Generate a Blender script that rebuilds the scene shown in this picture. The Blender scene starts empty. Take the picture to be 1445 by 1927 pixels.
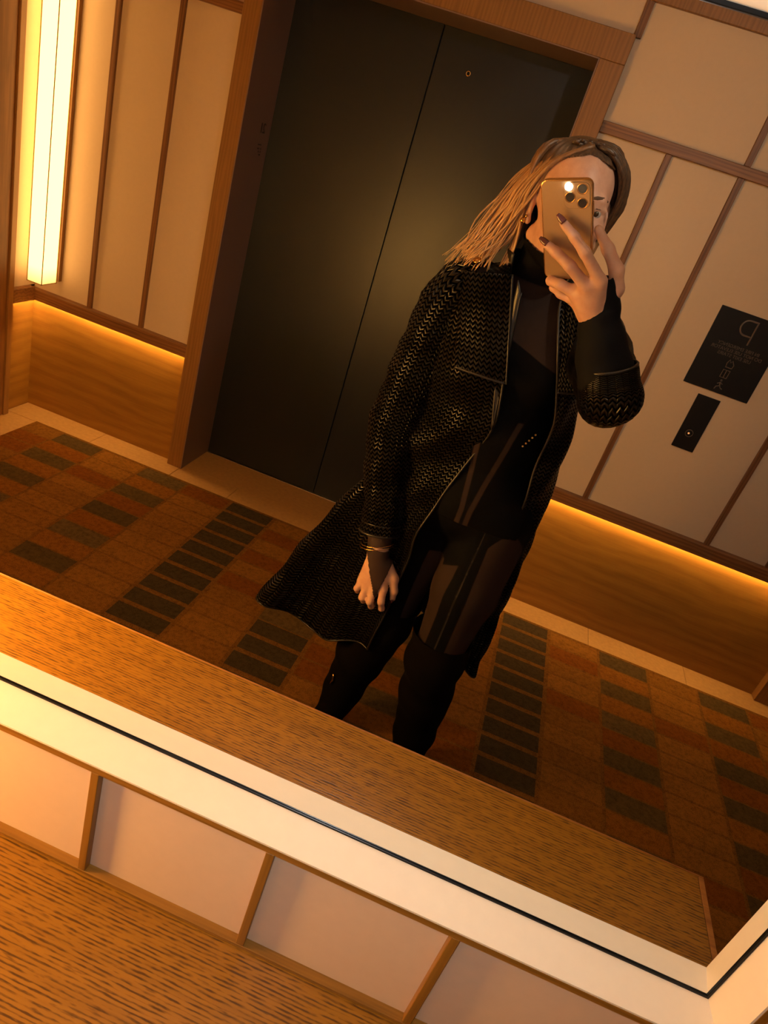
import bpy, bmesh, math, random
import numpy as np
from mathutils import Matrix, Vector
random.seed(7); np.random.seed(7)
scene = bpy.context.scene
COL = scene.collection

# ---------------------------------------------------------------- camera, world, exposure
# room frame: mirror glass lies in the plane y = 0, the room is y < 0, x runs along the mirror, z is up
CAM = Vector((0.0, -0.616, 1.5594))
RT = Vector((0.92441391, 0.2510927, 0.28707384))
UP = Vector((-0.36809187, 0.39034182, 0.84388485))
FW = Vector((-0.0998364, 0.88576844, -0.45326259))
cam = bpy.data.cameras.new('camera')
cam.sensor_fit = 'VERTICAL'; cam.sensor_height = 24.0
cam.lens = 24.0 * 1310.27 / 1927.0
cam.clip_start = 0.002; cam.clip_end = 60
cam_o = bpy.data.objects.new('camera', cam); COL.objects.link(cam_o)
m3 = Matrix((RT, UP, -FW)).transposed()
cam_o.matrix_world = Matrix.Translation(CAM) @ m3.to_4x4()
scene.camera = cam_o
w = bpy.data.worlds.new('world'); scene.world = w; w.use_nodes = True
w.node_tree.nodes['Background'].inputs[0].default_value = (0.010, 0.007, 0.005, 1)
scene.view_settings.view_transform = 'Standard'
scene.view_settings.look = 'None'
scene.view_settings.gamma = 1.0
scene.view_settings.use_curve_mapping = False
scene.view_settings.exposure = 0.0
# light levels: room lamps, plus added downlights and fill spotlight
ADDED_DOWNLIGHT_W = 8.0
FILL_SPOT_W = 38.0
LANTERN_E = 5.2
TABLE_LANTERN_E = 44.0
STRIP_E = 120.0
FLASH_W = 17.0

# ---------------------------------------------------------------- materials
def mat(name):
    m = bpy.data.materials.new(name); m.use_nodes = True
    nt = m.node_tree; b = nt.nodes['Principled BSDF']
    return m, nt, b
def N(nt, t, **kw):
    n = nt.nodes.new(t)
    for k, v in kw.items(): setattr(n, k, v)
    return n
def coords(nt, scale=(1, 1, 1), rot=(0, 0, 0), src='Object'):
    tc = N(nt, 'ShaderNodeTexCoord'); mp = N(nt, 'ShaderNodeMapping')
    mp.inputs['Scale'].default_value = scale; mp.inputs['Rotation'].default_value = rot
    nt.links.new(tc.outputs[src], mp.inputs[0]); return mp.outputs[0]
def ramp(nt, src, stops):
    r = N(nt, 'ShaderNodeValToRGB'); e = r.color_ramp.elements
    while len(e) < len(stops): e.new(0.5)
    for q, (p, c) in zip(e, stops): q.position = p; q.color = (*c, 1)
    nt.links.new(src, r.inputs[0]); return r.outputs[0]
def noise(nt, vec, scale=5, detail=3, rough=.5):
    n = N(nt, 'ShaderNodeTexNoise'); n.inputs['Scale'].default_value = scale
    n.inputs['Detail'].default_value = detail; n.inputs['Roughness'].default_value = rough
    nt.links.new(vec, n.inputs['Vector']); return n.outputs[0]
def bump(nt, b, src, strength=.2, dist=.001):
    n = N(nt, 'ShaderNodeBump'); n.inputs['Strength'].default_value = strength
    n.inputs['Distance'].default_value = dist
    nt.links.new(src, n.inputs['Height']); nt.links.new(n.outputs[0], b.inputs['Normal'])
def mixc(nt, fac, a, bcol, blend='MIX'):
    n = N(nt, 'ShaderNodeMix', data_type='RGBA', blend_type=blend)
    for s, v in ((n.inputs[0], fac), (n.inputs[6], a), (n.inputs[7], bcol)):
        if hasattr(v, 'is_output'): nt.links.new(v, s)
        elif isinstance(v, (int, float)): s.default_value = v
        else: s.default_value = (*v, 1)
    return n.outputs[2]
def math_n(nt, op, a, b=None, c=None):
    n = N(nt, 'ShaderNodeMath', operation=op)
    for i, v in enumerate((a, b, c)):
        if v is None: continue
        if hasattr(v, 'is_output'): nt.links.new(v, n.inputs[i])
        else: n.inputs[i].default_value = v
    return n.outputs[0]
def plain(name, col, rough=.5, metal=0., spec=.5, grain=0.0):
    m, nt, b = mat(name)
    b.inputs['Roughness'].default_value = rough; b.inputs['Metallic'].default_value = metal
    b.inputs['Specular IOR Level'].default_value = spec
    v = coords(nt); n = noise(nt, v, 60, 3)
    d = [max(0, c * (1 - .015 - grain)) for c in col]; l = [min(1, c * (1.015 + grain)) for c in col]
    nt.links.new(ramp(nt, n, [(.3, d), (.7, l)]), b.inputs['Base Color'])
    return m
def wood(name, dark, light, axis='x', rough=.45, pores=False, fine=1.0, spec=.4, cath=.24, line=.45, wsc=7):
    m, nt, b = mat(name)
    s = {'x': (1.2, 26, 26), 'y': (26, 1.2, 26), 'z': (26, 26, 1.2)}[axis]
    v = coords(nt, s)
    n1 = noise(nt, v, 1.6 * fine, 5, .6)
    s2 = {'x': (2.6, 170, 170), 'y': (170, 2.6, 170), 'z': (170, 170, 2.6)}[axis]
    n2 = noise(nt, coords(nt, s2), 2.0 * fine, 3, .6)
    wv = N(nt, 'ShaderNodeTexWave', wave_type='BANDS', bands_direction={'x': 'Z', 'y': 'Z', 'z': 'X'}[axis])
    wv.inputs['Scale'].default_value = 3.4; wv.inputs['Distortion'].default_value = 9
    wv.inputs['Detail'].default_value = 3; wv.inputs['Detail Scale'].default_value = 1.3
    nt.links.new(coords(nt, {'x': (.55, wsc, wsc), 'y': (wsc, .55, wsc), 'z': (wsc, wsc, .55)}[axis]), wv.inputs['Vector'])
    a = math_n(nt, 'MULTIPLY_ADD', n2, line, math_n(nt, 'MULTIPLY', n1, .40))
    a = math_n(nt, 'MULTIPLY_ADD', wv.outputs[1], cath, math_n(nt, 'SUBTRACT', a, .04 + (cath - .24) * .5 + (line - .45) * .5))
    mid = [(p + q) / 2 for p, q in zip(dark, light)]
    c = ramp(nt, a, [(.30, dark), (.46, mid), (.66, light)])
    if pores:
        n3 = noise(nt, coords(nt, (46, 250, 250)), 1.0, 2, .5)
        n4 = noise(nt, coords(nt, (14.0, 300, 300)), 1.0, 1, .5)
        w2 = N(nt, 'ShaderNodeTexWave', wave_type='BANDS', bands_direction='Y')
        w2.inputs['Scale'].default_value = 56; w2.inputs['Distortion'].default_value = 5.0
        w2.inputs['Detail'].default_value = 2; w2.inputs['Detail Scale'].default_value = .22
        nt.links.new(coords(nt, (.16, 1, 1)), w2.inputs['Vector'])
        pr = math_n(nt, 'MULTIPLY_ADD', n4, .36, math_n(nt, 'MULTIPLY_ADD', w2.outputs[1], .19, math_n(nt, 'MULTIPLY', n3, .54)))
        pm = ramp(nt, pr, [(.545, (0, 0, 0)), (.70, (1, 1, 1))])
        c = mixc(nt, pm, c, (.085, .034, .003))
        bump(nt, b, pm, .25, -.0006)
    else:
        bump(nt, b, a, .12, .0006)
    nt.links.new(c, b.inputs['Base Color'])
    b.inputs['Roughness'].default_value = rough; b.inputs['Specular IOR Level'].default_value = spec
    return m
def emit(name, col, strength):
    m, nt, b = mat(name)
    b.inputs['Base Color'].default_value = (.8, .7, .5, 1)
    b.inputs['Emission Color'].default_value = (*col, 1); b.inputs['Emission Strength'].default_value = strength
    b.inputs['Roughness'].default_value = .6
    v = coords(nt); n = noise(nt, v, 30, 2)
    nt.links.new(math_n(nt, 'MULTIPLY_ADD', n, .1 * strength, strength * .95), b.inputs['Emission Strength'])
    return m

M = {}
M['counter'] = wood('counter_oak', (.250, .108, .006), (.315, .140, .009), 'x', .36, pores=True)
M['wainscot'] = wood('wainscot_oak', (.22, .100, .015), (.34, .165, .030), 'x', .42, cath=.17, line=.40, wsc=1.6)
M['wainscot_y'] = wood('wainscot_oak_return', (.22, .100, .015), (.34, .165, .030), 'y', .42, cath=.17, line=.40, wsc=1.6)
M['casing'] = wood('casing_oak', (.205, .095, .026), (.275, .130, .038), 'z', .45, fine=2.2)
M['rail'] = wood('rail_walnut', (.135, .055, .020), (.26, .115, .042), 'x', .45)
M['strip'] = wood('strip_walnut', (.12, .05, .022), (.22, .10, .042), 'z', .45)
M['bead'] = wood('bead_oak', (.20, .090, .010), (.31, .145, .020), 'x', .42)
M['bead_z'] = wood('bead_oak_upright', (.20, .090, .010), (.31, .145, .020), 'z', .42)
M['panel'] = plain('cream_panel', (.60, .46, .335), .55, spec=.3)
M['panel_front'] = plain('cream_lacquer_panel', (.72, .55, .40), .22, spec=.5)
M['lining'] = plain('white_lacquer', (.86, .745, .57), .35)
M['ceiling'] = plain('ceiling_paint', (.70, .60, .48), .8)
M['dark_wall'] = wood('dark_oak', (.16, .065, .018), (.25, .105, .03), 'z', .5)
M['gap'] = plain('black_metal', (.006, .007, .008), .3, .6)
M['stone'] = plain('sand_stone', (.40, .22, .075), .55, grain=.08)
M['subfloor'] = plain('mortar', (.12, .08, .05), .9)
M['reveal'] = plain('bronze_metal', (.19, .115, .092), .5, .0)
M['door'] = plain('dark_bronze_door', (.024, .026, .031), .36, .5)
M['brass'] = plain('brass', (.75, .48, .18), .25, 1)
M['steel'] = plain('brushed_steel', (.45, .38, .30), .3, 1)
M['sign'] = plain('black_sign_plate', (.010, .011, .014), .33, .2)
M['print'] = plain('sign_print', (.10, .075, .062), .5)
M['ink'] = plain('engraved_ink', (.012, .009, .008), .5)
M['apron'] = wood('counter_apron_oak', (.22, .08, .014), (.38, .155, .03), 'x', .45)
def mirror_mat():
    m, nt, b = mat('mirror_silver')
    b.inputs['Metallic'].default_value = 1; b.inputs['Roughness'].default_value = 0.0
    v = coords(nt); n = noise(nt, v, 2, 1)
    nt.links.new(ramp(nt, n, [(.2, (.905, .925, .90)), (.8, (.915, .935, .91))]), b.inputs['Base Color'])
    return m
M['mirror'] = mirror_mat()
def carpet_mat():
    m, nt, b = mat('woven_carpet')
    at = N(nt, 'ShaderNodeAttribute', attribute_name='Col')
    v = coords(nt)
    n1 = noise(nt, v, 420, 2, .7); n2 = noise(nt, v, 70, 3, .6)
    a = math_n(nt, 'MULTIPLY_ADD', n1, 1.3, math_n(nt, 'MULTIPLY', n2, .7))
    g = ramp(nt, a, [(.55, (.28, .28, .28)), (1.0, (1, 1, 1)), (1.0, (1.25, 1.25, 1.25))])
    nt.links.new(mixc(nt, 1.0, at.outputs[0], g, 'MULTIPLY'), b.inputs['Base Color'])
    b.inputs['Roughness'].default_value = .95; b.inputs['Specular IOR Level'].default_value = .05
    bump(nt, b, n1, .7, .003)
    return m
M['carpet'] = carpet_mat()
def lantern_mat(name, col, e, zlo, fade):
    # shade emits in place of an inner tube; dimmer lower end painted into emission
    m, nt, b = mat(name)
    tc = N(nt, 'ShaderNodeTexCoord'); sx = N(nt, 'ShaderNodeSeparateXYZ')
    nt.links.new(tc.outputs['Object'], sx.inputs[0])
    t = math_n(nt, 'MULTIPLY_ADD', sx.outputs[2], 1.0 / fade, -zlo / fade)
    mr = ramp(nt, t, [(.0, (.30, .30, .30)), (1.0, (1, 1, 1))])
    b.inputs['Base Color'].default_value = (.8, .66, .4, 1)
    b.inputs['Emission Color'].default_value = (*col, 1)
    nt.links.new(math_n(nt, 'MULTIPLY', mr, e), b.inputs['Emission Strength'])
    return m
M['lantern'] = lantern_mat('lantern_paper', (1.0, .52, .15), LANTERN_E, .617, .07)
M['table_lantern'] = lantern_mat('table_lantern_paper', (1.0, .47, .10), TABLE_LANTERN_E, .60, .05)
M['led'] = emit('led_strip', (1.0, .56, .17), STRIP_E)
M['downlight'] = emit('added_light_lens', (1.0, .74, .48), 6.0)  # lens glow of the added ceiling lights
M['flash'] = emit('flash_led', (1.0, .97, .92), 60.0)

# ---------------------------------------------------------------- mesh helpers
def obj(name, verts, faces, material, parent=None, smooth=False, mats=None, fmat=None):
    me = bpy.data.meshes.new(name)
    me.from_pydata([tuple(v) for v in verts], [], [tuple(int(i) for i in f) for f in faces])
    if mats:
        for q in mats: me.materials.append(q)
        me.polygons.foreach_set('material_index', fmat)
    elif material is not None: me.materials.append(material)
    if smooth: me.polygons.foreach_set('use_smooth', [True] * len(me.polygons))
    me.update()
    o = bpy.data.objects.new(name, me); COL.objects.link(o)
    if parent is not None: o.parent = parent
    return o
def box_vf(x0, x1, y0, y1, z0, z1):
    if x0 > x1: x0, x1 = x1, x0
    if y0 > y1: y0, y1 = y1, y0
    if z0 > z1: z0, z1 = z1, z0
    v = [(x0, y0, z0), (x1, y0, z0), (x1, y1, z0), (x0, y1, z0), (x0, y0, z1), (x1, y0, z1), (x1, y1, z1), (x0, y1, z1)]
    f = [(0, 3, 2, 1), (4, 5, 6, 7), (0, 1, 5, 4), (1, 2, 6, 5), (2, 3, 7, 6), (3, 0, 4, 7)]
    return v, f
def bev(o, wd=.0015, seg=1):
    b = o.modifiers.new('bevel', 'BEVEL'); b.width = wd; b.segments = seg; b.limit_method = 'ANGLE'
    return o
def box(name, x0, x1, y0, y1, z0, z1, material, parent=None, bevel=0):
    o = obj(name, *box_vf(x0, x1, y0, y1, z0, z1), material, parent)
    if bevel: bev(o, bevel)
    return o
def boxes(name, lst, material, parent=None):
    V, F = [], []
    for b in lst:
        v, f = box_vf(*b); F += [tuple(i + len(V) for i in q) for q in f]; V += v
    return obj(name, V, F, material, parent)
def tag(o, label=None, cat=None, group=None, kind=None):
    if label: o['label'] = label
    if cat: o['category'] = cat
    if group: o['group'] = group
    if kind: o['kind'] = kind
    return o
def empty(name, loc=(0, 0, 0)):
    # parts keep world coordinates, so the empty only marks the thing's base
    o = bpy.data.objects.new(name, None); COL.objects.link(o)
    o.empty_display_size = .05
    return o
def tube(path, rad, n=8, cap=True, closed=False):
    P = [Vector(p) for p in path]; V, F = [], []
    if not isinstance(rad, (list, tuple)): rad = [rad] * len(P)
    up = None
    for i, p in enumerate(P):
        a = P[(i - 1) % len(P)] if (closed or i > 0) else P[0]
        c = P[(i + 1) % len(P)] if (closed or i < len(P) - 1) else P[-1]
        t = (c - a).normalized()
        if up is None: up = t.orthogonal().normalized()
        up = (up - t * up.dot(t)).normalized(); s = t.cross(up)
        for k in range(n):
            an = 2 * math.pi * k / n
            V.append(p + (up * math.cos(an) + s * math.sin(an)) * rad[i])
    m = len(P)
    for i in range(m if closed else m - 1):
        j = (i + 1) % m
        for k in range(n):
            l = (k + 1) % n
            F.append((i * n + k, i * n + l, j * n + l, j * n + k))
    if cap and not closed:
        F.append(tuple(range(n))[::-1]); F.append(tuple((m - 1) * n + k for k in range(n)))
    return V, F
def join(parts):
    V, F = [], []
    for v, f in parts:
        F += [tuple(i + len(V) for i in q) for q in f]; V += list(v)
    return V, F
def cyl(c, axis, r, h, n=24):
    a = Vector(axis).normalized(); c = Vector(c)
    return tube([c, c + a * h], r, n)
def catmull(pts, n):
    P = np.array(pts, float); m = len(P); out = []
    for t in np.linspace(0, m - 1, n):
        i = min(int(t), m - 2); u = t - i
        p0 = P[max(i - 1, 0)]; p1 = P[i]; p2 = P[i + 1]; p3 = P[min(i + 2, m - 1)]
        out.append(.5 * ((2 * p1) + (-p0 + p2) * u + (2 * p0 - 5 * p1 + 4 * p2 - p3) * u * u + (-p0 + 3 * p1 - 3 * p2 + p3) * u ** 3))
    return np.array(out)
def text(name, body, size, loc, xdir, ydir, material, parent, thick=.0006, bold=False, align='CENTER'):
    cu = bpy.data.curves.new(name, 'FONT'); cu.body = body; cu.size = size; cu.extrude = thick
    cu.align_x = align; cu.align_y = 'CENTER'
    if bold: cu.offset = size * .012
    t = bpy.data.objects.new(name, cu); COL.objects.link(t)
    bpy.context.view_layer.update()
    me = bpy.data.meshes.new_from_object(t)
    bpy.data.objects.remove(t); bpy.data.curves.remove(cu)
    x = Vector(xdir); y = Vector(ydir); z = x.cross(y)
    mm = Matrix((x, y, z)).transposed().to_4x4(); mm.translation = Vector(loc)
    me.transform(mm); me.materials.clear(); me.materials.append(material)
    o = bpy.data.objects.new(name, me); COL.objects.link(o); o.parent = parent
    return o

# ---------------------------------------------------------------- dimensions (Y = distance from the mirror into the room)
YW, YC, YD = 2.117, 2.075, 2.336           # elevator wall, casing front, door leaf
XL, XR = -2.106, 3.40                      # side walls
ZC = 2.30
ZR0, ZR1 = .514, .562                      # dado rail
ZU0, ZU1 = 1.783, 1.818                    # upper rail
ZT0 = 2.154                                # top rail

# ---------------------------------------------------------------- floor, ceiling
floor = tag(box('floor', XL - .15, XR + .1, .10, -2.6, -.06, -.012, M['subfloor']), 'stone floor around the patterned carpet', kind='structure')
joints = [XL, -1.68, -1.27, -.985, -.56, -.139, .286, .711, 1.14, 1.565, 1.99, 2.42, 2.85, XR]
for a, b in zip(joints[:-1], joints[1:]):
    box('stone_tile', a + .0008, b - .0008, -1.9805, -YW - .002, -.012, 0, M['stone'], floor, .0008)
for i in range(5):
    box('stone_tile', XL, -1.948, -1.979 + i * .4 + .0008, -1.979 + (i + 1) * .4 - .0008, -.012, 0, M['stone'], floor, .0008)
box('stone_tile', -1.9465, XR, -.0005, -.12, -.012, 0, M['stone'], floor)
ceil = tag(box('ceiling', XL - .15, XR + .1, .10, -2.6, ZC, ZC + .06, M['ceiling']), 'pale painted ceiling with added downlights', kind='structure')

# ---------------------------------------------------------------- carpet with woven blocks
def carpet():
    x0, x1, ya, yb = -1.9469, 3.2, .1205, 1.9795
    px, py = .2125, .0957
    cols = []
    k = math.floor((x0 - .328) / px)
    xe = [.328 + px * i for i in range(k, 18)]
    V, F, C = [], [], []
    rng = random.Random(3)
    base = (.145, .064, .013)
    def q(a, b, c, d, col):
        a, b = max(a, x0), min(b, x1); c, d = max(c, ya), min(d, yb)
        if b - a < 1e-4 or d - c < 1e-4: return
        n = len(V); V.extend([(a, -c, .004), (b, -c, .004), (b, -d, .004), (a, -d, .004)]); F.append((n, n + 3, n + 2, n + 1)); C.append(col)
    dark = [(.080, .050, .018), (.092, .058, .022), (.070, .044, .017)]
    reds = [(.165, .058, .008), (.150, .050, .008), (.178, .070, .011)]
    tans = [(.180, .078, .014), (.165, .072, .013), (.190, .084, .015)]
    lad = (.050, .034, .017)
    for i, xa in enumerate(xe):
        xb = xa + px; kcol = k + i
        if xb < -1.80:
            q(xa, xb, ya, yb, (.125, .085, .050)); continue
        r = 0; y = 1.9655
        q(xa, xb, y, yb, base)
        while y > ya - py:
            c, d = y - py, y
            lad_col = kcol in (-6, 0) or (kcol == -4 and y < 1.32) or (kcol in (5, 6 + 3) and y < .5)
            g = .006
            if lad_col:
                q(xa, xb, c, d, base)
                q(xa + .006, xb - .012, c + .020, d, lad)
            else:
                alt = kcol % 2 == 0
                if alt:
                    col = dark[rng.randrange(3)] if r % 2 == 0 else reds[rng.randrange(3)]
                else:
                    col = (tans + reds)[rng.choice((0, 1, 2, 2, 4))]
                q(xa, xb, c, d, base if not alt else (.135, .062, .012))
                q(xa + .004, xb - .008, c + g, d - (0 if alt else .004), col)
            y -= py; r += 1
    # woven blocks lie a hair above the ground weave
    vv = [list(v) for v in V]
    Vb, Fb = box_vf(x0, x1, -ya, -yb, -.011, .003)
    me = bpy.data.meshes.new('carpet')
    for n, f in enumerate(F):
        if abs(vv[f[0]][0] - vv[f[2]][0]) < px - .003 and C[n] not in (base, (.135, .062, .012)):
            for ii in f: vv[ii][2] += .0008
    allV = [tuple(v) for v in vv]; off = len(allV)
    allF = list(F) + [tuple(i + off for i in f) for f in Fb]
    allC = list(C) + [(.10, .05, .02)] * len(Fb)
    me.from_pydata(allV + Vb, [], allF)
    at = me.color_attributes.new('Col', 'FLOAT_COLOR', 'CORNER')
    buf = []
    for p in me.polygons:
        buf += [v for _ in range(p.loop_total) for v in (*allC[p.index], 1)]
    at.data.foreach_set('color', buf)
    me.materials.append(M['carpet']); me.update()
    o = bpy.data.objects.new('carpet', me); COL.objects.link(o)
    tag(o, 'brown and rust carpet woven in offset blocks and dark ladder stripes', 'carpet')
carpet()

# ---------------------------------------------------------------- elevator wall (reflected in the mirror)
D1 = (-1.3339, -1.2617, -.1212, -.036)     # casing outer, inner, inner, outer
SH = 2.778                                 # second lift along the wall
D2 = tuple(v + SH for v in D1)
wall_b = boxes('wall_back', [
    (XL - .1, D1[0] + .02, -YW - .012, -YW - .25, -.012, ZC),
    (D1[3] - .02, D2[0] + .02, -YW - .012, -YW - .25, -.012, ZC),
    (D2[3] - .02, XR + .1, -YW - .012, -YW - .25, -.012, ZC),
    (D1[0] + .02, D1[3] - .02, -YW - .012, -YW - .25, 2.03, ZC),
    (D2[0] + .02, D2[3] - .02, -YW - .012, -YW - .25, 2.03, ZC)], M['subfloor'])
tag(wall_b, 'panelled lift wall with cream panels, oak wainscot and glowing dado', kind='structure')
def wall_panels(x0, x1, strips, upper):
    e = [x0] + strips + [x1]
    for a, b in zip(e[:-1], e[1:]):
        box('panel', a, b, -YW, -YW - .012, ZR1, ZU0, M['panel'], wall_b)
    for s in strips:
        box('strip', s - .0105, s + .0105, -YW + .013, -YW - .002, ZR1, ZU0, M['strip'], wall_b, .0015)
    e = [x0] + upper + [x1]
    for a, b in zip(e[:-1], e[1:]):
        box('panel', a, b, -YW, -YW - .012, ZU1, ZT0, M['panel'], wall_b)
    for s in upper:
        box('strip', s - .0105, s + .0105, -YW + .013, -YW - .002, ZU1, ZT0, M['strip'], wall_b, .0015)
    box('upper_rail', x0, x1, -YW + .016, -YW - .012, ZU0, ZU1, M['rail'], wall_b, .0015)
    box('top_rail', x0, x1, -YW + .016, -YW - .012, ZT0, ZC, M['casing'], wall_b, .0015)
    box('dado_rail', x0, x1, -YW + .034, -YW + .024, ZR0, ZR1, M['rail'], wall_b, .0015)
    box('rail_top', x0, x1, -YW + .024, -YW - .012, ZR1 - .010, ZR1, M['rail'], wall_b)
    box('wainscot_panel', x0, x1, -YW, -YW - .012, 0, ZR1 - .010, M['wainscot'], wall_b)
    box('light_strip', x0 + .004, x1 - .004, -YW + .0215, -YW + .0125, ZR0 + .006, ZR0 + .010, M['led'], wall_b)
wall_panels(XL, D1[0], [-1.826, -1.574], [-1.574])
wall_panels(D1[3], D2[0], [.206, .4493, .9564, 1.205], [.4493, .9564])
wall_panels(D2[3], XR, [2.98, 3.22], [3.1])
for D in (D1, D2):
    box('panel', D[0], D[3], -YW, -YW - .012, 2.054, ZT0, M['panel'], wall_b)
    box('top_rail', D[0], D[3], -YW + .016, -YW - .012, ZT0, ZC, M['casing'], wall_b, .0015)
    box('strip', D[3] - .008, D[3] + .016, -YW + .013, -YW - .002, 2.054, ZT0, M['strip'], wall_b, .0015)

def lift_door(n, D, label):
    d = tag(empty('door_%d' % n), label, kind='structure')
    a, b, c, e = D
    for x0, x1 in ((a, b), (c, e)):
        box('door_jamb', x0 + (.0042 if x0 == c else 0), x1 - (.0042 if x1 == b else 0), -YC, -YW - .03, 0, 1.9706, M['casing'], d, .0015)
    box('door_head', a, e, -YC, -YW - .03, 1.9712, 2.055, M['casing'], d, .0015)
    lr = box('jamb_reveal', b - .004, b, -YC + .0005, -YD - .03, 0, 1.9705, M['reveal'], d)
    box('jamb_reveal', c, c + .004, -YC + .0005, -YD - .03, 0, 1.9705, M['reveal'], d)
    box('head_soffit', b + .0002, c - .0002, -YC + .0005, -YD - .03, 1.967, 1.971, M['reveal'], d)
    box('door_sill', b, c, -YW + .002, -YD + .008, -.012, .0005, M['stone'], d)
    box('sill_track', b, c, -YD + .0085, -YD - .004, -.012, .003, M['steel'], d, .0008)
    xs = (b + c) / 2
    box('door_leaf', b, xs - .0022, -YD, -YD - .03, .004, 1.967, M['door'], d, .001)
    rl = box('door_leaf', xs + .0022, c, -YD, -YD - .03, .004, 1.967, M['door'], d, .001)
    box('door_gap', xs - .0022, xs + .0022, -YD - .012, -YD - .03, .004, 1.967, M['gap'], d)
    ring = [(xs + .1336 + .0075 * math.cos(t), -YD + .001, 1.846 + .0075 * math.sin(t)) for t in [2 * math.pi * k / 20 for k in range(20)]]
    o = obj('key_ring', *tube(ring, .002, 8, closed=True), M['brass'], rl, True); tag(o, 'small brass ring round the door key hole')
    k = obj('key_hole', *cyl((xs + .1336, -YD + .0006, 1.846), (0, -1, 0), .005, .004, 16), M['gap'], rl)
    # floor marking on the left reveal
    text('floor_number', '21', .052, (b + .0004, -2.262, 1.454), (0, 1, 0), (0, 0, 1), M['ink'], lr, .0004)
    box('marking_bar', b, b + .0008, -2.245, -2.277, 1.3945, 1.3985, M['ink'], lr)
    dots = [(0, 0), (0, 1), (0, 2), (1, 2), (2.4, 0), (2.4, 1), (3.8, 0)]
    V = []
    for u, v in dots:
        V.append(cyl((b, -2.277 + u * .0075, 1.382 - v * .011), (1, 0, 0), .0034, .0008, 10))
    obj('raised_dots', *join(V), M['ink'], lr)
lift_door(1, D1, 'dark bronze two-leaf lift door in an oak casing')
lift_door(2, D2, 'second dark lift door along the panelled wall')

# ---------------------------------------------------------------- left wall
wall_l = box('wall_left', XL - .012, XL - .12, .10, -2.4, -.012, ZC, M['subfloor'])
tag(wall_l, 'left end wall with cream panel, oak wainscot and dark oak cladding', kind='structure')
ZL0, ZL1 = .514, .572
box('panel', XL, XL - .012, -1.955, -YW - .012, ZL1, ZT0, M['panel'], wall_l)
box('wainscot_panel', XL, XL - .012, -1.955, -YW - .012, 0, ZL1 - .01, M['wainscot_y'], wall_l)
box('dado_rail', XL + .030, XL + .020, -1.955, -YW + .035, ZL0, ZL1 - .010, M['rail'], wall_l)
box('rail_top', XL + .030, XL - .012, -1.955, -YW + .035, ZL1 - .010, ZL1, M['rail'], wall_l)
box('top_rail', XL + .016, XL - .012, -1.955, -YW + .016, ZT0, ZC, M['casing'], wall_l)
box('light_strip', XL + .0185, XL + .010, -1.957, -YW + .036, ZL0 + .006, ZL0 + .010, M['led'], wall_l)
box('door_casing', XL + .030, XL - .012, -1.925, -1.955, 0, ZC, M['casing'], wall_l, .0015)
for i in range(5):
    y0 = -1.925 + i * .385
    box('wall_board', XL + .022, XL - .012, y0 + .001, y0 + .384, 0, ZC, M['dark_wall'], wall_l, .001)
# right end wall, out of the picture
wall_r = box('wall_right', XR, XR + .1, .10, -2.4, -.012, ZC, M['panel'])
tag(wall_r, 'plain cream end wall at the far right', kind='structure')
box('baseboard_right', XR - .012, XR, -.1, -YW, 0, .12, M['wainscot'], wall_r)

# ---------------------------------------------------------------- mirror wall
MX0, MX1, MZ0, MZ1 = -1.42, .4945, .794, 1.705
wall_f = box('wall_front', XL - .15, XR + .1, .012, .10, -.012, ZC, M['subfloor'])
tag(wall_f, 'mirror wall of lacquered cream panels divided by oak strips', kind='structure')
FP = -.0385                                # face of the lacquered panels
FS = -.0515                                # face of the strips
CT = .560                                  # counter top
xs = [XL + .001] + [.186 - .2465 * i for i in range(8, -1, -1)] + [.186 + .2465 * i for i in range(1, 13)] + [XR - .001]
zb, zt = CT + .0075, MZ0 - .0255
for a, b in zip(xs[:-1], xs[1:]):
    if b - a < .02: continue
    box('panel', a, b, FP, .012, zb, zt, M['panel_front'], wall_f)
for s in xs[1:-1]:
    box('strip', s - .0058, s + .0058, FS, FP, zb, zt, M['bead_z'], wall_f, .0008)
box('base_ledge', XL, XR, FS, .012, CT + .0005, zb, M['bead'], wall_f, .0008)
rx = MX1 + .0255
for a, b in zip(xs[:-1], xs[1:]):
    if a < rx < b or a >= rx:
        box('panel', max(a, rx), b, FP, .012, zt, 1.73, M['panel_front'], wall_f)
    if b <= MX0 - .0255 or a < MX0 - .0255 < b:
        box('panel', a, min(b, MX0 - .0255), FP, .012, zt, 1.73, M['panel_front'], wall_f)
for s in xs[1:-1]:
    if s > rx + .02 or s < MX0 - .04:
        box('strip', s - .0058, s + .0058, FS, FP, zt, 1.73, M['bead_z'], wall_f, .0008)
for a, b in zip(xs[:-1:2], xs[2::2]):
    box('panel', a, b, FP, .012, 1.7305, ZC, M['panel'], wall_f)
box('wainscot_panel', XL, XR, -.03, .012, 0, CT - .055, M['wainscot'], wall_f)

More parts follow.
